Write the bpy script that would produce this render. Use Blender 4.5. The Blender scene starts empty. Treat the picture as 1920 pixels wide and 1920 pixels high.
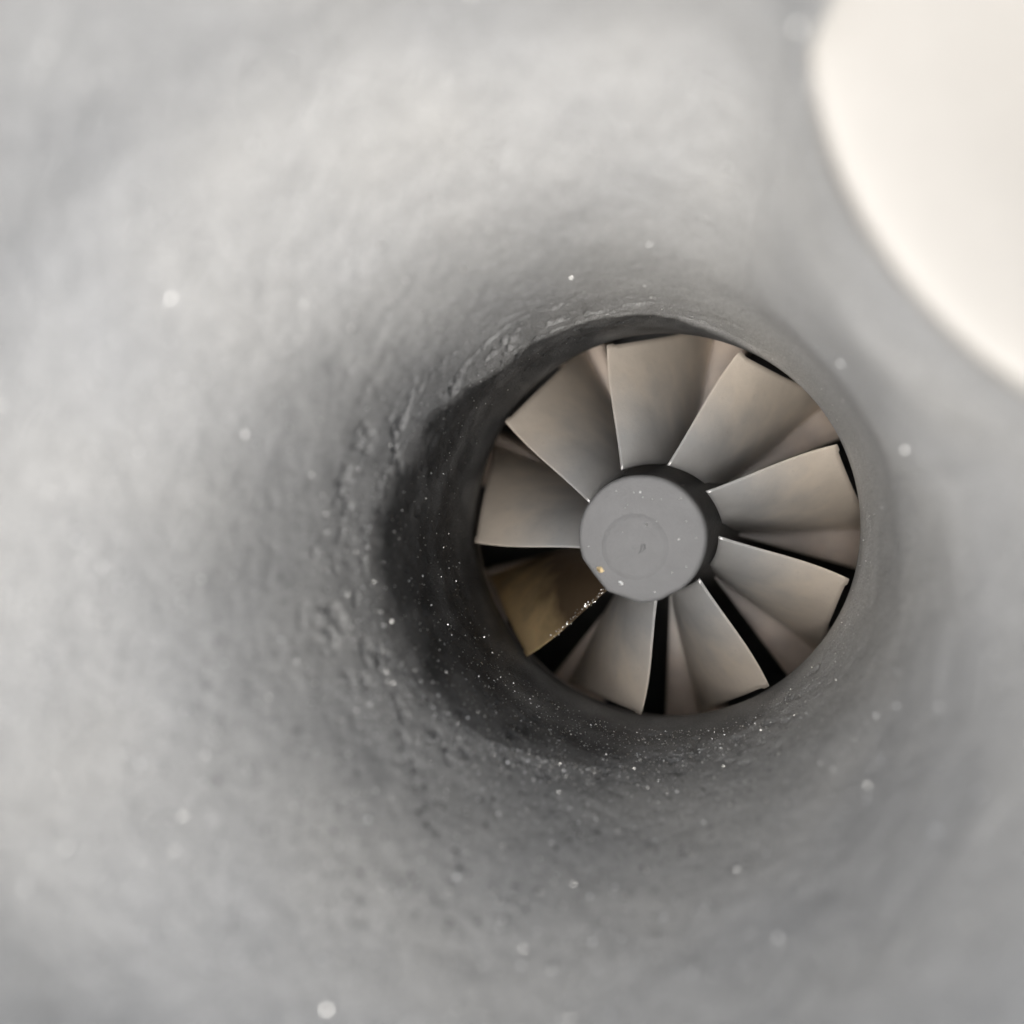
import bpy, math, random
import numpy as np
from mathutils import Matrix, Vector

S = 0.025                      # metres per wheel radius: the wheel is 50 mm across
scene = bpy.context.scene
col = scene.collection
rng = np.random.default_rng(7)
random.seed(7)

# ------------------------------------------------------------------ camera
def rodrigues(w):
    w = np.array(w, float); a = np.linalg.norm(w); k = w / a
    K = np.array([[0, -k[2], k[1]], [k[2], 0, -k[0]], [-k[1], k[0], 0]])
    return np.eye(3) + math.sin(a) * K + (1 - math.cos(a)) * K @ K
CAM = np.array([0.5251, 0.2770, 5.4097])
MC = rodrigues((0.0359, -0.2369, 0.0094))
cd = bpy.data.cameras.new('camera')
cam = bpy.data.objects.new('camera', cd); col.objects.link(cam)
mw = Matrix(MC.T.tolist()).to_4x4(); mw.translation = Vector((CAM * S).tolist())
cam.matrix_world = mw
cd.sensor_width = 36.0; cd.lens = 36.0
cd.clip_start = 0.001; cd.clip_end = 50.0
cd.dof.use_dof = True
cd.dof.focus_distance = 5.15 * S
cd.dof.aperture_fstop = 9.2
cd.dof.aperture_blades = 0
scene.camera = cam

# ------------------------------------------------------------------ sky and sun
SUN_EL, SUN_AZ = math.radians(77), math.radians(-92)     # azimuth measured from +X towards +Y
SKY_STRENGTH, SUN_STRENGTH, EXPOSURE = 0.15, 0.75, 0.92
w = bpy.data.worlds.new('World'); scene.world = w; w.use_nodes = True
nt = w.node_tree; nt.nodes.clear()
sky = nt.nodes.new('ShaderNodeTexSky'); sky.sky_type = 'NISHITA'; sky.sun_disc = False
sky.sun_elevation = SUN_EL; sky.sun_rotation = math.pi / 2 - SUN_AZ
sky.air_density = 1.0; sky.dust_density = 6.0; sky.ozone_density = 1.0
bw = nt.nodes.new('ShaderNodeHueSaturation'); bw.inputs['Saturation'].default_value = 0.30
bg = nt.nodes.new('ShaderNodeBackground'); bg.inputs[1].default_value = SKY_STRENGTH
wo = nt.nodes.new('ShaderNodeOutputWorld')
nt.links.new(sky.outputs[0], bw.inputs['Color']); nt.links.new(bw.outputs[0], bg.inputs[0])
nt.links.new(bg.outputs[0], wo.inputs[0])
sd = bpy.data.lights.new('sun', 'SUN'); sd.energy = SUN_STRENGTH; sd.angle = math.radians(15)
sd.color = (1.0, 0.955, 0.89)
sun = bpy.data.objects.new('sun', sd); col.objects.link(sun)
sdir = Vector((math.cos(SUN_EL) * math.cos(SUN_AZ), math.cos(SUN_EL) * math.sin(SUN_AZ), math.sin(SUN_EL)))
sun.rotation_euler = sdir.to_track_quat('Z', 'Y').to_euler()
sun.location = sdir * 1.0
scene.view_settings.view_transform = 'Standard'
scene.view_settings.look = 'None'
scene.view_settings.gamma = 1.0
scene.view_settings.exposure = EXPOSURE

# ------------------------------------------------------------------ helpers
def empty(name, loc, label=None, cat=None, group=None):
    o = bpy.data.objects.new(name, None); col.objects.link(o); o.location = [c * S for c in loc]
    o.empty_display_size = 0.01
    if label: o['label'] = label
    if cat: o['category'] = cat
    if group: o['group'] = group
    return o

def mesh_obj(name, V, F, mat, parent=None, smooth=True, attrs=None):
    me = bpy.data.meshes.new(name)
    V = np.asarray(V, float) * S
    me.from_pydata(V.tolist(), [], [tuple(f) for f in F]); me.update()
    if attrs:
        for k, v in attrs.items():
            a = me.attributes.new(k, 'FLOAT', 'POINT'); a.data.foreach_set('value', np.asarray(v, np.float32))
    if smooth:
        me.polygons.foreach_set('use_smooth', np.ones(len(me.polygons), bool))
    if mat: me.materials.append(mat)
    o = bpy.data.objects.new(name, me); col.objects.link(o)
    if parent: o.parent = parent
    return o

def grid_faces(n, m, wrap=False, flip=False):
    """n rows of m vertices"""
    i, j = np.meshgrid(np.arange(n - 1), np.arange(m if wrap else m - 1), indexing='ij')
    j2 = (j + 1) % m
    F = np.stack([i * m + j, i * m + j2, (i + 1) * m + j2, (i + 1) * m + j], -1).reshape(-1, 4)
    return F[:, ::-1] if flip else F

def _hash(ix, iy, iz, seed):
    h = (ix * 374761393 + iy * 668265263 + iz * 2147483647 + seed * 1274126177) & 0xFFFFFFFF
    h = ((h ^ (h >> 13)) * 1274126177) & 0xFFFFFFFF
    return ((h ^ (h >> 16)) & 0xFFFF) / 65535.0
def vnoise(P, f, seed=0):
    P = np.asarray(P) * f; I = np.floor(P).astype(np.int64); t = P - I; t = t * t * (3 - 2 * t)
    out = 0
    for dx in (0, 1):
        for dy in (0, 1):
            for dz in (0, 1):
                wgt = (t[..., 0] if dx else 1 - t[..., 0]) * (t[..., 1] if dy else 1 - t[..., 1]) * (t[..., 2] if dz else 1 - t[..., 2])
                out = out + wgt * _hash(I[..., 0] + dx, I[..., 1] + dy, I[..., 2] + dz, seed)
    return out * 2 - 1
def fbm(P, f, n=3, seed=0):
    return sum(vnoise(P, f * 2 ** k, seed + k) / 2 ** k for k in range(n))
def sstep(a, b, x):
    t = np.clip((x - a) / (b - a), 0, 1); return t * t * (3 - 2 * t)
def angdiff(a, b): return (a - b + 180) % 360 - 180
def periodic(th, tab):
    """smooth periodic interpolation of a table {degrees: value(s)}"""
    ks = sorted(tab); vs = np.array([tab[k] for k in ks], float)
    k3 = np.array([k - 360 for k in ks] + ks + [k + 360 for k in ks], float); v3 = np.concatenate([vs] * 3)
    th = (np.asarray(th, float) + 180) % 360 - 180
    i = np.clip(np.searchsorted(k3, th) - 1, 1, len(k3) - 3)
    x0, x1 = k3[i], k3[i + 1]; t = (th - x0) / (x1 - x0)
    def tang(j):
        d = (v3[j + 1] - v3[j - 1]) / (k3[j + 1] - k3[j - 1]).reshape((-1,) + (1,) * (v3.ndim - 1)); return d
    sh = (-1,) + (1,) * (v3.ndim - 1); t = t.reshape(sh); h = (x1 - x0).reshape(sh)
    m0, m1 = tang(i) * h * .7, tang(i + 1) * h * .7
    return (2 * t**3 - 3 * t**2 + 1) * v3[i] + (t**3 - 2 * t**2 + t) * m0 + (-2 * t**3 + 3 * t**2) * v3[i + 1] + (t**3 - t**2) * m1

# ------------------------------------------------------------------ materials
class N:
    def __init__(self, name):
        self.m = bpy.data.materials.new(name); self.m.use_nodes = True
        self.t = self.m.node_tree; self.b = self.t.nodes['Principled BSDF']
        tc = self.t.nodes.new('ShaderNodeTexCoord'); self.co = tc.outputs['Object']
    def node(self, typ, **kw):
        n = self.t.nodes.new(typ)
        for k, v in kw.items(): setattr(n, k, v)
        return n
    def link(self, a, b): self.t.links.new(a, b)
    def noise(self, scale, detail=3, rough=.55, dist=0):
        n = self.node('ShaderNodeTexNoise'); n.inputs['Scale'].default_value = scale / S
        n.inputs['Detail'].default_value = detail; n.inputs['Roughness'].default_value = rough
        n.inputs['Distortion'].default_value = dist
        self.link(self.co, n.inputs['Vector']); return n.outputs['Fac']
    def ramp(self, fac, stops):
        n = self.node('ShaderNodeValToRGB'); e = n.color_ramp.elements
        while len(e) < len(stops): e.new(.5)
        for k, (p, c) in enumerate(stops):
            e[k].position = p; e[k].color = (c if isinstance(c, tuple) else (c, c, c)) + (1,)
        self.link(fac, n.inputs['Fac']); return n.outputs['Color']
    def mix(self, fac, a, b, mode='MIX'):
        n = self.node('ShaderNodeMix', data_type='RGBA', blend_type=mode)
        for i, v in ((0, fac), (6, a), (7, b)):
            if isinstance(v, bpy.types.NodeSocket): self.link(v, n.inputs[i])
            else: n.inputs[i].default_value = v if i == 0 else tuple(v) + (1,)
        return n.outputs[2]
    def attr(self, name):
        n = self.node('ShaderNodeAttribute', attribute_name=name); return n.outputs['Fac']
    def math(self, op, a, b):
        n = self.node('ShaderNodeMath', operation=op)
        for i, v in ((0, a), (1, b)):
            if isinstance(v, bpy.types.NodeSocket): self.link(v, n.inputs[i])
            else: n.inputs[i].default_value = v
        return n.outputs[0]
    def bump(self, *hs):
        prev = None
        for h, dist, st in hs:
            n = self.node('ShaderNodeBump'); n.inputs['Distance'].default_value = dist * S
            n.inputs['Strength'].default_value = st; self.link(h, n.inputs['Height'])
            if prev: self.link(prev, n.inputs['Normal'])
            prev = n.outputs['Normal']
        self.link(prev, self.b.inputs['Normal'])
    def color(self, c):
        if isinstance(c, bpy.types.NodeSocket): self.link(c, self.b.inputs['Base Color'])
        else: self.b.inputs['Base Color'].default_value = tuple(c) + (1,)
    def rough(self, r):
        if isinstance(r, bpy.types.NodeSocket): self.link(r, self.b.inputs['Roughness'])
        else: self.b.inputs['Roughness'].default_value = r
    def metal(self, v): self.b.inputs['Metallic'].default_value = v

def mat_cast(name, rough, soot_shade_lo, spec=.5, dark=(.036, .038, .040)):
    n = N(name)
    base = n.mix(n.ramp(n.noise(.9, 2), [(.3, 0.0), (.7, 1.0)]), (.482, .484, .480), (.548, .542, .520))
    c = n.mix(1.0, base, n.ramp(n.noise(9, 4, .6), [(.3, .93), (.7, 1.04)]), 'MULTIPLY')
    c = n.mix(1.0, c, n.ramp(n.noise(85, 3, .7), [(.3, .72), (.7, 1.16)]), 'MULTIPLY')
    pit = n.ramp(n.noise(26, 3, .6, .6), [(.60, 0.0), (.67, 1.0)])       # pits and soot flecks
    c = n.mix(n.math('MULTIPLY', pit, n.attr('pits')), c, (.07, .07, .07))
    soot_shade = n.math('MULTIPLY', n.ramp(n.noise(5, 4, .6), [(.25, soot_shade_lo), (.75, 1.0)]), n.attr('soot_shade'))
    c = n.mix(soot_shade, c, dark)
    n.color(c); n.rough(rough); n.b.inputs['Specular IOR Level'].default_value = spec
    n.bump((n.noise(12, 2), .010, .12), (n.noise(75, 3, .7), .012, .85), (n.noise(200, 2), .006, .9))
    return n.m
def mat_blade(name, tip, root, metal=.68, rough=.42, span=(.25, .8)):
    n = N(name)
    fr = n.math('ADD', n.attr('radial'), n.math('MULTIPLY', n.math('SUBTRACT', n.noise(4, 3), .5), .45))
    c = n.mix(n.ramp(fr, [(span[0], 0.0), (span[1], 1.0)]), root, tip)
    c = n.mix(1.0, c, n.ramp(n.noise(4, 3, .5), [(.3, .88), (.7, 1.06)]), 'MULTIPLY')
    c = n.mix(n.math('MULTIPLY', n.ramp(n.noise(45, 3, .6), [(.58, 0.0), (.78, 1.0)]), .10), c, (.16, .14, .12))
    n.color(c); n.metal(metal)
    n.rough(n.math('ADD', n.math('MULTIPLY', n.noise(12, 3), .16), rough - .08))
    n.bump((n.noise(14, 2), .006, .25), (n.noise(150, 2, .6), .002, .6))
    return n.m
def mat_simple(name, c, rough, metal=0.0, bump=None, mott=.12):
    n = N(name)
    cc = n.mix(1.0, c, n.ramp(n.noise(10, 4, .6), [(.3, 1 - mott), (.7, 1 + mott * .6)]), 'MULTIPLY')
    n.color(cc); n.rough(rough); n.metal(metal)
    if bump: n.bump((n.noise(bump[0], 3), bump[1], .6))
    return n.m

M_cast = mat_cast('cast_iron_grey', .66, .80, .35)
M_throat = mat_cast('soot_shaded_bore', .62, .9, .3, (.012, .0125, .0135))
M_blade = mat_blade('blade_alloy', (.80, .71, .605), (.57, .57, .565))
M_bronze_refl = mat_blade('bronze_reflection_paint', (1.0, .74, .40), (.17, .12, .075), .82, .36, (.48, .90))  # reflection painted into the colour, dark root to gold tip
M_web = mat_blade('web_alloy', (.74, .63, .54), (.56, .54, .53), .1, .5)
M_hub = mat_simple('dark_hub_alloy', (.10, .10, .10), .5, .5, (40, .01))
M_cap = mat_simple('matt_grey_cap', (.128, .129, .131), .7, .25, (90, .004), .07)
M_boss = mat_simple('pale_machined_face', (.41, .392, .36), .5, 0.0, None, .02)
M_glint = mat_simple('bright_metal_grit', (.9, .9, .88), .32, 1.0)
M_gold = mat_simple('brassy_flake', (.95, .74, .42), .3, .9)

# ------------------------------------------------------------------ turbine housing
housing = empty('turbine_housing', (0, 0, 0),
                'grey cast metal turbine housing with a rough bore narrowing down to the wheel', 'turbine housing')

RIM = {6: .03, 30: .0, 55: .04, 73: .15, 92: .37, 105: .50, 128: .62, 143: .88, 156: 1.15, 171: 1.30,
       -176: 1.38, -159: 1.38, -143: 1.31, -128: 1.13, -106: .82, -85: .56, -64: .44, -47: .14, -23: .03}
# outlet wall: control points (height, radius) above the rim, at a few directions round the axis
WALL = {
    0:    [(.40, 1.07), (1.0, 1.10), (1.6, 1.16), (2.25, 1.42), (3.8, 1.95)],
    20:   [(.50, 1.065), (.9, 1.085), (1.4, 1.20), (2.1, 1.46), (3.8, 2.10)],
    48:   [(.50, 1.06), (.95, 1.075), (1.5, 1.17), (2.3, 1.29), (3.8, 2.00)],
    68:   [(.40, 1.09), (.9, 1.16), (1.5, 1.36), (2.2, 1.70), (3.8, 2.05)],
    90:   [(.40, 1.13), (.9, 1.22), (1.35, 1.36), (1.9, 1.63), (3.8, 1.98)],
    115:  [(.30, 1.12), (.8, 1.22), (1.25, 1.34), (2.0, 1.72), (3.8, 2.15)],
    150:  [(.20, 1.12), (.6, 1.22), (1.05, 1.36), (1.8, 1.80), (3.8, 2.30)],
    178:  [(.15, 1.12), (.4, 1.25), (.8, 1.42), (1.5, 1.88), (3.8, 2.38)],
    -145: [(.15, 1.12), (.4, 1.24), (.85, 1.45), (1.65, 1.92), (3.8, 2.36)],
    -115: [(.18, 1.12), (.40, 1.22), (.80, 1.36), (1.60, 1.68), (3.8, 2.10)],
    -85:  [(.25, 1.12), (.60, 1.23), (1.20, 1.38), (1.95, 1.56), (3.8, 1.90)],
    -40:  [(.30, 1.10), (.80, 1.17), (1.6, 1.29), (2.3, 1.37), (3.8, 1.66)],
    -20:  [(.30, 1.08), (1.0, 1.13), (1.9, 1.23), (2.5, 1.34), (3.8, 1.66)],
}
BOSS_C, BOSS_R, BOSS_Z = np.array([2.02, 1.60]), 1.375, 2.48     # round boss with a machined top, upper right
MOUTH = 3.55
NT = 1080
th = np.linspace(-180, 180, NT, endpoint=False); thr = np.radians(th)
rim = periodic(th, RIM)
cs = np.stack([np.cos(thr), np.sin(thr)], 1)
rp = np.concatenate([cs * 1.05, rim[:, None]], 1)
rag = .5 + .5 * sstep(60, 110, np.abs(angdiff(th, 30)))
rag2 = 1 + .9 * np.exp(-(angdiff(th, 140) / 50.0) ** 2)
rim = rim + rag * rag2 * (.04 * vnoise(rp, 3, 3) + .018 * vnoise(rp, 12, 4) + .014 * vnoise(rp, 40, 5))

# throat: from deep below the wheel up to the ragged rim
def shroud(z): return 1.022 + .27 * np.clip(-z - .05, 0, 2) ** 1.35
NR = 150
t = np.linspace(0, 1, NR)[:, None]
zz = np.where(t < .35, -2.2 + (t / .35) * 2.15, -.05 + (t - .35) / .65 * (rim[None] + .05))
side = np.exp(-(angdiff(th, 0) / 62.0) ** 2)[None]
rr = shroud(zz) + .028 * (1 - .75 * side) * sstep(-.05, .25, zz) + np.zeros_like(zz)
P = np.stack([rr * cs[:, 0], rr * cs[:, 1], zz], -1)
dz = sstep(.05, .25, zz)
d = .006 * fbm(P, 4, 3, 11) + .004 * fbm(P, 20, 3, 12)
scar = np.clip(vnoise(P * np.array([1, 1, .8]), 9, 15) * .6 + vnoise(P, 28, 16) * .6 - .35, 0, 1)
band = np.exp(-((zz - (rim - .38)) / .16) ** 2) + 1.2 * sstep(-.25, -.02, zz - rim)
d = d + .07 * scar * band * rag[None]
rr = rr + d * dz
xr = np.clip((zz - rim + .22) / .22, 0, 1)
rr = rr + (.030 - .015 * np.exp(-(angdiff(th, 130) / 40.0) ** 2))[None] * xr ** 2 * (1 - .8 * side)
P = np.stack([rr * cs[:, 0], rr * cs[:, 1], zz], -1)
top_ring = P[-1]
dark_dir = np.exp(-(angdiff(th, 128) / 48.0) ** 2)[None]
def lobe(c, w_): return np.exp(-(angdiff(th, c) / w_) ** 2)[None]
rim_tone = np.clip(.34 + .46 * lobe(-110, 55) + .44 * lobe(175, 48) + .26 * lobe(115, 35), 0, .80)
in_tone = np.clip(.44 + .38 * lobe(-100, 55) + .55 * lobe(185, 40) + .90 * lobe(110, 62), 0, 1)  # soot plus painted shade, darkest at the upper left of the throat
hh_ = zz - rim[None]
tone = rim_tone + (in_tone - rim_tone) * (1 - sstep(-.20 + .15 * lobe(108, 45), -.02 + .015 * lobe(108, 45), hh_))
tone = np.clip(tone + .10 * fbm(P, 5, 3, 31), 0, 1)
f_ = 1 - sstep(-.45, -.18, zz); tone = tone * (1 - f_) + .35 * f_                         # unseen lower shroud made pale to bounce fill light onto the webs
mesh_obj('throat_bore', P.reshape(-1, 3), grid_faces(NR, NT, True, True), M_throat, housing, attrs={'soot_shade': tone.ravel(), 'pits': (0 * zz).ravel()})

# outlet wall
NR = 300
tab = {k: np.array(v) for k, v in WALL.items()}
def ring_smooth(x, deg):
    k = np.fft.rfftfreq(NT, 1 / NT); g_ = np.exp(-.5 * (k * math.radians(deg)) ** 2)
    return np.fft.irfft(np.fft.rfft(x, axis=0) * g_.reshape((-1,) + (1,) * (x.ndim - 1)), NT, axis=0)
cp = ring_smooth(periodic(th, tab), 8)                       # NT x 5 x 2
rim_s = ring_smooth(rim, 9)
hs = np.concatenate([np.zeros((NT, 1)), cp[..., 0]], 1)
rs = np.concatenate([(np.hypot(top_ring[:, 0], top_ring[:, 1]))[:, None], cp[..., 1]], 1)
# the boss bulges into the bore from the upper right
a = cs @ BOSS_C; disc = a**2 - (BOSS_C @ BOSS_C) + BOSS_R**2
r_boss = np.where(disc > 0, a - np.sqrt(np.clip(disc, 0, None)), a + 2 * np.sqrt(np.clip(-disc, 0, None)))
r_boss = np.where(a > .3, r_boss, 9.0)
r_at = np.array([np.interp(BOSS_Z - rim_s[j], hs[j], rs[j]) for j in range(NT)])
on_boss = (r_boss < r_at + .05) & (disc > 0)
# radius on a common height grid, then eased round the axis so that wall and boss flow into each other
HG = np.linspace(0, MOUTH, 360); RG = np.zeros((len(HG), NT)); kk = np.ones(21) / 21
for j in range(NT):
    r = np.interp(HG, hs[j], rs[j])
    for _ in range(2): r = np.convolve(np.pad(r, 10, mode='edge'), kk, 'valid')
    zb = HG + rim_s[j]
    if r_boss[j] < 8:
        s_ = sstep(.3, 1.3, zb)
        rb = np.maximum(r_boss[j] - .28 * np.clip(BOSS_Z - zb, 0, 9), 1.07) + (1 - s_) * .3
        hh = np.clip(.5 + .5 * (r - rb) / .2, 0, 1)
        r = r * (1 - hh) + rb * hh - .2 * hh * (1 - hh)
    RG[:, j] = r
RS = ring_smooth(RG.T, 7).T
wgt = sstep(.1, .6, HG)[:, None]
RG = RG * (1 - wgt) + RS * wgt
r245 = np.array([np.interp(BOSS_Z - .03 - rim_s[j], HG, RG[:, j]) for j in range(NT)])
on_boss = (r_boss < r245 + .03) & (disc > 0)
off = np.min(np.abs(angdiff(th[:, None], th[on_boss][None, :])), axis=1)
ztop = BOSS_Z - .03 + (MOUTH - BOSS_Z + .03) * sstep(0, 3, off)
q = np.linspace(0, 1, NR) ** 1.35
W = np.zeros((NR, NT, 3))
for j in range(NT):
    z = q * (ztop[j] - rim_s[j]); r = np.interp(z, HG, RG[:, j])
    bl = np.clip(z / .12, 0, 1); r = (rs[j, 0] + (r - RG[0, j]) * .8) * (1 - bl) + r * bl
    W[:, j, 0] = r * cs[j, 0]; W[:, j, 1] = r * cs[j, 1]; W[:, j, 2] = z + rim_s[j] + (rim[j] - rim_s[j]) * np.exp(-z / .15)
# smooth round the axis a little
for _ in range(12):
    W[1:] = .25 * np.roll(W[1:], 1, 1) + .5 * W[1:] + .25 * np.roll(W[1:], -1, 1)
# normals
du = np.roll(W, -1, 1) - np.roll(W, 1, 1); dv = np.gradient(W, axis=0)
nn = np.cross(dv, du); nn /= np.linalg.norm(nn, axis=-1, keepdims=True) + 1e-12
flip = np.sign((nn[..., 0] * cs[:, 0] + nn[..., 1] * cs[:, 1]))[..., None]
nn = -nn * np.where(flip == 0, 1, flip)
hgt = W[..., 2] - rim[None]
far = sstep(0, .1, hgt); quiet = 1 - .75 * np.exp(-(angdiff(th, 40) / 45.0) ** 2)[None]
d = (.009 * fbm(W, 2.2, 2, 21) + .0035 * fbm(W, 7, 2, 22)) * far * quiet + .0022 * fbm(W, 30, 2, 23) * quiet
def streaks(Z, f1, f2, sd):
    A = np.broadcast_to(thr[None] * 1.1, Z.shape) + .35 * Z
    Q = np.stack([A * f1, (Z - .25 * A) * f2, 0 * Z + sd], -1); wob = vnoise(np.stack([A, Z, 0 * Z], -1), 5, sd)
    Q[..., 1] += wob * .8
    return vnoise(Q, 1.0, sd)
gouge = np.clip(streaks(W[..., 2], 8, 24, 25) * .75 + vnoise(W, 34, 26) * .45 - .30, 0, 1)
near = np.exp(-(hgt / .30) ** 2)
d = d - (.085 * gouge * near + .012 * gouge * np.exp(-(hgt / .8) ** 2)) * quiet * rag[None] * (.35 + .65 * np.exp(-(angdiff(th, 165) / 55.0) ** 2))[None] * sstep(0, .02, hgt)
W = W + nn * d[..., None]
W[0] = top_ring
low = np.exp(-(angdiff(th, -112) / 55.0) ** 2)[None]
left = np.exp(-(angdiff(th, 175) / 55.0) ** 2)[None]
pits = np.clip(1.1 * low * np.exp(-((hgt - .55) / .65) ** 2) + 1.0 * left * np.exp(-(hgt / .35) ** 2), 0, 1)
soot_shade = np.clip(rim_tone * (.48 * np.exp(-(hgt / .50) ** 2) + .52 * np.exp(-(hgt / 1.0) ** 4)), 0, 1)  # soot near the rim, with the wall's shading painted into it
mesh_obj('outlet_wall', W.reshape(-1, 3), grid_faces(NR, NT, True, True), M_cast, housing,
         attrs={'pits': pits.ravel(), 'soot_shade': soot_shade.ravel()})

# mouth: a rolled edge, a flat flange and the outside of the casting
mouth = W[-1]; rm = np.hypot(mouth[:, 0], mouth[:, 1])
rows = []
for k in range(9):
    f = k / 8 * math.pi / 2
    rows.append((rm + .10 * (1 - math.cos(f)), mouth[:, 2] + .10 * math.sin(f)))
zf = mouth[:, 2] + .10
ro = 3.1 + .15 * np.cos(np.radians(3 * th))
rows += [(np.maximum(rm + .45, 2.75), zf), (np.maximum(rm + .55, 2.9), zf - .03), (np.maximum(rm + .58, ro), zf - .5), (ro * .95, 0 * zf + .6), (ro * .8, 0 * zf - .8), (ro * .6, 0 * zf - 2.3), (ro * .02, 0 * zf - 2.35)]
FL = np.stack([np.stack([r * cs[:, 0], r * cs[:, 1], z], -1) for r, z in rows])
sel = np.where(on_boss)[0]
FL[:13, sel, 2] = np.minimum(FL[:13, sel, 2], BOSS_Z - 1.0)
mesh_obj('mouth_flange', FL.reshape(-1, 3), grid_faces(len(rows), NT, True, True), M_cast, housing,
         attrs={'pits': np.zeros(len(rows) * NT), 'soot_shade': np.zeros(len(rows) * NT)})

# the boss: machined top face with a rounded edge, gently dished
prof = [(0.02, -.70), (.2, -.66), (.4, -.55), (.6, -.42), (.75, -.315), (.9, -.21), (1.0, -.145), (1.1, -.09), (1.2, -.045), (1.28, -.015)]
for k in range(11):
    f = k / 10 * math.pi / 2
    prof.append((BOSS_R - .03 + .034 * math.sin(f), -.034 * (1 - math.cos(f))))
prof.append((BOSS_R + .006, -.45))
NB = 240
ab = np.linspace(0, 2 * math.pi, NB, endpoint=False)
B = np.array([[(BOSS_C[0] + r * math.cos(x), BOSS_C[1] + r * math.sin(x), BOSS_Z + z) for x in ab] for r, z in prof])
mesh_obj('port_boss', B.reshape(-1, 3), grid_faces(len(prof), NB, True, False), M_boss, housing)['label'] = \
    'pale bright smooth rounded lip at the upper right of the bore'

# ------------------------------------------------------------------ turbine wheel
wheel = empty('turbine_rotor', (0, 0, 0),
              'nine bladed metal turbine wheel with flat grey nose cap at the bottom of the bore', 'turbine rotor')
def lathe(name, prof, mat, parent, n=120, c=(0, 0), rfun=None):
    a = np.linspace(0, 2 * math.pi, n, endpoint=False)
    rf = np.ones(n) if rfun is None else rfun(a)
    V = np.array([np.stack([c[0] + r * np.cos(a) * (rf if r > .2 else 1), c[1] + r * np.sin(a) * (rf if r > .2 else 1), 0 * a + z], -1) for r, z in prof])
    return mesh_obj(name, V.reshape(-1, 3), grid_faces(len(prof), n, True, True), mat, parent, attrs={'radial': np.zeros(len(prof) * n)})
lathe('hub', [(.255, .50), (.262, .2), (.29, .05), (.35, -.15), (.40, -.5), (.50, -1.0), (.66, -1.6), (1.2, -2.0), (1.7, -2.1)][::-1], M_hub, wheel)

R0, PHI = .335, 1.8251
zr_te = .33
def blade_mesh():
    nr, nu = 26, 40
    rho = np.linspace(0, 1, nr)
    u = np.concatenate([[0, .002, .004, .008], np.linspace(.012, .12, 8), np.linspace(.12, 1, nu - 9)[1:]]); nu = len(u)
    Rr, U = np.meshgrid(rho, u, indexing='ij')
    dtip, droot = 1.02, .85
    depth = (droot + (dtip - droot) * Rr)
    z0 = zr_te * (1 - Rr) ** 1.15
    z = z0 - depth * (.45 * U + .55 * U ** 2.4)
    rt = np.minimum(shroud(z) - .030, 1.30); rt = np.where(z > -.02, 1.0 + 0 * z, rt)
    rad = R0 + (rt - R0) * Rr
    th0 = np.arctan2(R0 * math.sin(.16) * (1 - Rr), R0 * math.cos(.16) * (1 - Rr) + Rr) + .018 * np.sin(math.pi * Rr ** 1.4)
    D = np.radians(40 - 12.5 * Rr ** .8) * (1 - (1 - U) ** 1.35)
    A = th0 - D
    top = np.stack([rad * np.cos(A), rad * np.sin(A), z], -1)
    a_ = np.gradient(top, axis=0); b_ = np.gradient(top, u, axis=1)
    n_ = np.cross(a_, b_); n_ /= np.linalg.norm(n_, axis=-1, keepdims=True)
    if n_[nr // 2, 2, 2] < 0: n_ = -n_
    thick = (.026 + .012 * (1 - Rr)) * (.5 + .5 * sstep(0, .18, U))
    rnd = np.sqrt(np.clip(1 - (1 - np.clip(U / .012, 0, 1)) ** 2, 0, 1))       # rounded trailing edge
    mid = top - n_ * thick[..., None] * .5
    topv = mid + n_ * (thick * .5 * rnd)[..., None]
    botv = mid - n_ * (thick * .5 * rnd)[..., None]
    V = np.concatenate([topv.reshape(-1, 3), botv.reshape(-1, 3)]); off = nr * nu
    F = grid_faces(nr, nu).tolist() + (grid_faces(nr, nu, flip=True) + off).tolist()
    for j in range(nu - 1):                                                     # close tip and root
        F.append(((nr - 1) * nu + j, (nr - 1) * nu + j + 1, off + (nr - 1) * nu + j + 1, off + (nr - 1) * nu + j))
        F.append((j + 1, j, off + j, off + j + 1))
    for i in range(nr - 1):
        F.append((i * nu, (i + 1) * nu, off + (i + 1) * nu, off + i * nu))
    return V, F, np.concatenate([Rr.ravel(), Rr.ravel()])
def web_mesh():
    """the land on the hub between one blade's foot and the gap under the next blade"""
    nr = 20; rho = np.linspace(0, 1, nr); rows = []
    for dd, dzz in ((22.0, -.9), (22.0, -.3), (22.2, -.06), (24, -.03), (28., -.01), (32., .0), (37.6, -.01), (38.2, -.05), (38.4, -.3), (37, -.9)):
        zt = zr_te * (1 - rho) ** 1.15 - (.85 + .33 * rho) + dzz + .03
        rt = np.minimum(shroud(zt) - .03, 1.32)
        rad = .30 + (rt - .30) * rho
        A = np.arctan2(R0 * math.sin(.16) * (1 - rho), R0 * math.cos(.16) * (1 - rho) + rho) - math.radians(1) * (dd + (40 - dd) * (1 - rho ** .8))
        rows.append(np.stack([rad * np.cos(A), rad * np.sin(A), zt], -1))
    V = np.array(rows)
    return V.reshape(-1, 3), grid_faces(len(rows), nr), np.tile(rho, len(rows))
bV, bF, bR = blade_mesh(); wV, wF, wR = web_mesh()
proto = mesh_obj('blade', bV, bF, M_blade, wheel, attrs={'radial': bR}); proto.rotation_euler.z = PHI
web = mesh_obj('hub_web', wV, wF, M_web, wheel, attrs={'radial': wR}); web.rotation_euler.z = PHI
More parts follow.
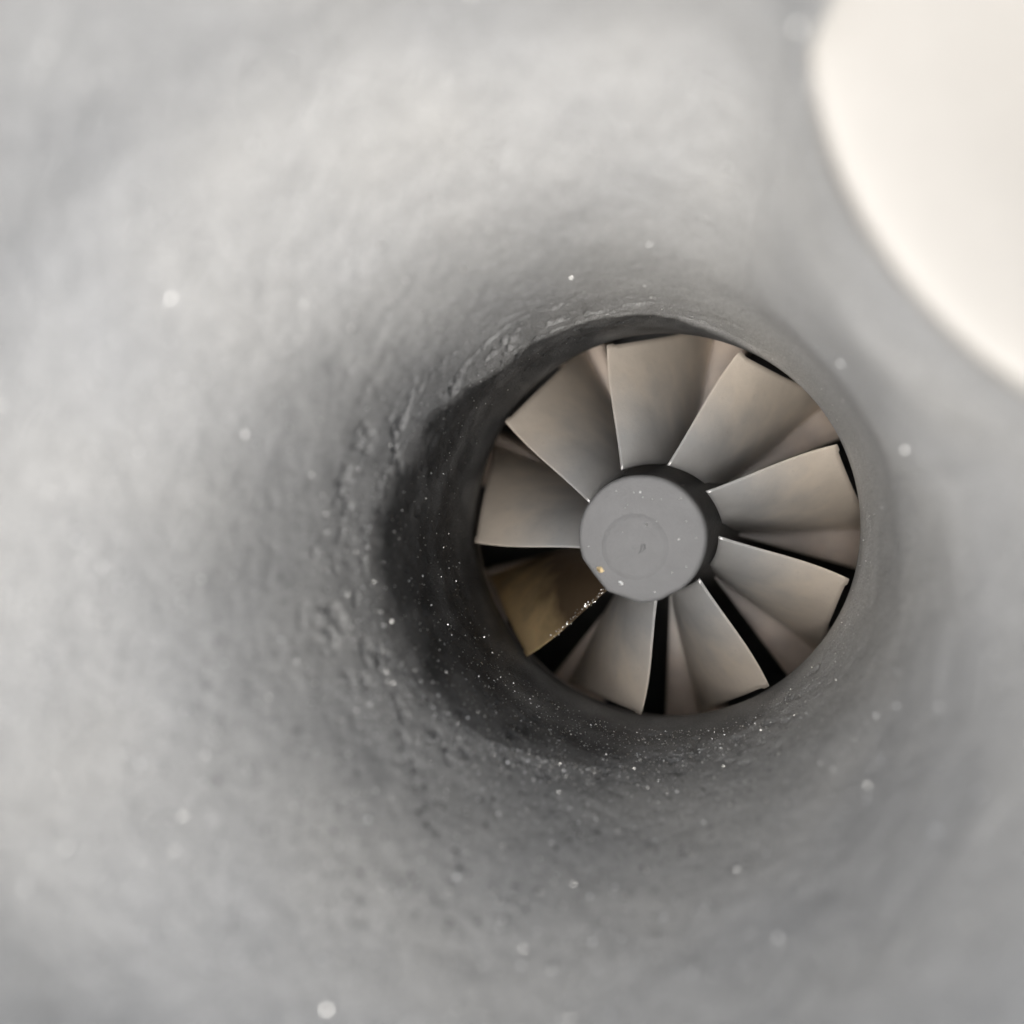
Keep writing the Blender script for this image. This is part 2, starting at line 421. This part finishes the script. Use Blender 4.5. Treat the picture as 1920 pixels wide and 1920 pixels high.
for k in range(1, 9):
    o = proto.copy(); col.objects.link(o); o.parent = wheel; o.rotation_euler.z = PHI - k * 2 * math.pi / 9
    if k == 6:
        o.data = proto.data.copy(); o.data.materials.clear(); o.data.materials.append(M_bronze_refl)
        o['label'] = 'dark blade at the lower left with a painted bronze reflection'
    o = web.copy(); col.objects.link(o); o.parent = wheel
    o.rotation_euler.z = PHI - k * 2 * math.pi / 9 + math.radians({1: -1.0, 2: -2.5, 3: -1.5, 4: .5, 5: 6, 6: 9, 7: 8, 8: 5}.get(k, 0))

CAPC = (-.017, -.024)
def cap_outline(a):
    r = np.ones_like(a)
    for ang, dist in ((-142, .945), (-108, .965), (-62, .985)):
        c = np.cos(a - math.radians(ang)); r = np.where(c > .5, np.minimum(r, dist / np.clip(c, .5, 1)), r)
    return r + .006 * np.sin(3 * a + 1) + .004 * np.sin(7 * a)
capp = [(.01, .580), (.12, .580), (.20, .580), (.26, .580), (.281, .578)]
for k in range(6):
    f = (k + 1) / 6 * math.pi / 2; capp.append((.281 + .022 * math.sin(f), .556 + .022 * math.cos(f)))
capp += [(.303, .44), (.295, .40), (.25, .38)]
cap = lathe('nose_cap', capp, M_cap, wheel, 160, CAPC, cap_outline)
cc = (CAPC[0] - .030, CAPC[1] - .038)
lathe('centre_disc', [(.01, .5855), (.130, .5855), (.138, .5848), (.148, .5822), (.156, .5805), (.16, .579)], M_cap, cap, 96, cc)
# small comma-shaped burr at the middle of the cap
pts = [(.012, .006, .005), (.020, -.004, .010), (.018, -.020, .012), (.006, -.034, .009), (-.008, -.043, .003)]
V = []; ns = 8
for (x, y, r) in pts:
    for k in range(ns):
        f = 2 * math.pi * k / ns; V.append((cc[0] + .02 + x + r * math.cos(f), cc[1] + .008 + y + r * .4 * math.cos(f), .586 + r * .5 * math.sin(f)))
mesh_obj('burr', V, grid_faces(len(pts), ns, True), M_cap, cap)

# ------------------------------------------------------------------ grit and flakes
def shard(n, sz):
    """little lumpy chip: a squashed octahedron with random corners"""
    base = np.array([(1, 0, 0), (0, 1, 0), (-1, 0, 0), (0, -1, 0), (0, 0, .6), (0, 0, -.6)], float)
    V = base * sz * rng.uniform(.6, 1.4, (6, 1))
    q_ = rodrigues(rng.normal(size=3) * .5 + 1e-6)
    V = V @ q_.T
    z_ = n / np.linalg.norm(n); x_ = np.cross(z_, [.3, .5, .8]); x_ /= np.linalg.norm(x_); y_ = np.cross(z_, x_)
    return V @ np.stack([x_, y_, z_])
OCT = [(0, 1, 4), (1, 2, 4), (2, 3, 4), (3, 0, 4), (1, 0, 5), (2, 1, 5), (3, 2, 5), (0, 3, 5)]
def add_chips(surfP, surfN, prob, count, lo, hi, V, F):
    prob = np.clip(prob, 0, None); p = prob.ravel() / prob.sum(); idx = rng.choice(p.size, count, p=p)
    Pf = surfP.reshape(-1, 3); Nf = surfN.reshape(-1, 3)
    for i in idx:
        s_ = lo * (hi / lo) ** (rng.random() ** 2.2)
        v = Pf[i] + Nf[i] * s_ * .3 + rng.normal(size=3) * .004 + shard(Nf[i], s_)
        F += [tuple(len(V) + np.array(f)) for f in OCT]; V += v.tolist()
V, F = [], []
nT = np.stack([-cs[:, 0], -cs[:, 1], 0 * th], -1)[None] + np.zeros_like(P)
area_t = np.ones(P.shape[:2]) * (zz > .15)
lowT = np.exp(-(angdiff(th, -110) / 50.0) ** 2)[None]; leftT = np.exp(-(angdiff(th, 180) / 45.0) ** 2)[None]
add_chips(P, nT, area_t * (lowT + .15 * leftT + .01), 1500, .002, .0062, V, F)
add_chips(W, nn, (low + .10 * left + .01) * np.exp(-(hgt / .45) ** 2), 2600, .002, .0068, V, F)
add_chips(W, nn, (low + .7 * left + .08) * np.abs(np.gradient(W[..., 2], axis=0)) * sstep(.5, 1.1, hgt), 1100, .005, .0115, V, F)
Pc, Nc = [], []
for _ in range(22):
    f = rng.random() * 6.283; r_ = .285 * math.sqrt(rng.random()); s_ = .0018 * (3.5 ** rng.random() ** 2)
    p_ = np.array([CAPC[0] + r_ * math.cos(f), CAPC[1] + r_ * math.sin(f), .5805 + (.006 if math.hypot(CAPC[0] + r_ * math.cos(f) - cc[0], CAPC[1] + r_ * math.sin(f) - cc[1]) < .15 else 0)])
    v = p_ + shard(np.array([0, 0, 1.0]), s_ * 1.3); F += [tuple(len(V) + np.array(q_)) for q_ in OCT]; V += v.tolist()
a6 = PHI - 6 * 2 * math.pi / 9; ca, sa = math.cos(a6), math.sin(a6)
edge = bV[:len(bV) // 2].reshape(26, -1, 3)[:, 3]
for _ in range(110):                                          # bright grains added for the glint on the bronze blade's trailing edge
    f = rng.random() ** 1.3 * 19; i0 = int(f); p_ = edge[i0] * (1 - f + i0) + edge[i0 + 1] * (f - i0)
    p_ = np.array([p_[0] * ca - p_[1] * sa, p_[0] * sa + p_[1] * ca, p_[2]]) + rng.normal(size=3) * np.array([.006, .006, .003])
    v = p_ + shard(np.array([0, .3, 1.0]), rng.uniform(.002, .0045)); F += [tuple(len(V) + np.array(q_)) for q_ in OCT]; V += v.tolist()
g = mesh_obj('metal_grit', V, F, M_glint, None, smooth=False)
g['kind'] = 'stuff'; g['label'] = 'tiny glittering metal grit scattered over the bore wall'; g['category'] = 'grit'

def flake(name, x, y, z, size, mat, label, group=None, seed=0):
    r_ = random.Random(seed); n = 9
    V = [(0, 0, size * .35)]
    for k in range(n):
        f = 2 * math.pi * k / n; q_ = size * r_.uniform(.65, 1.1)
        V.append((q_ * math.cos(f), q_ * .7 * math.sin(f), size * .1 * r_.random()))
    F = [(0, 1 + k, 1 + (k + 1) % n) for k in range(n)]
    V += [(p[0], p[1], -.002) for p in V[1:]]
    F += [(1 + k, 1 + n + k, 1 + n + (k + 1) % n, 1 + (k + 1) % n) for k in range(n)]
    o = mesh_obj(name, V, F, mat, None, smooth=False); o.location = (x * S, y * S, z * S); o.rotation_euler.z = r_.random() * 6
    o['label'] = label; o['category'] = 'flake'
    if group: o['group'] = group
    return o
flake('metal_flake', -.213, -.172, .581, .022, M_gold, 'brightest golden flake on the lower left edge of the nose cap', 'flakes on the nose cap', 1)
flake('metal_flake', -.115, -.235, .581, .013, M_glint, 'white elongated flake on the bottom edge of the nose cap', 'flakes on the nose cap', 2)
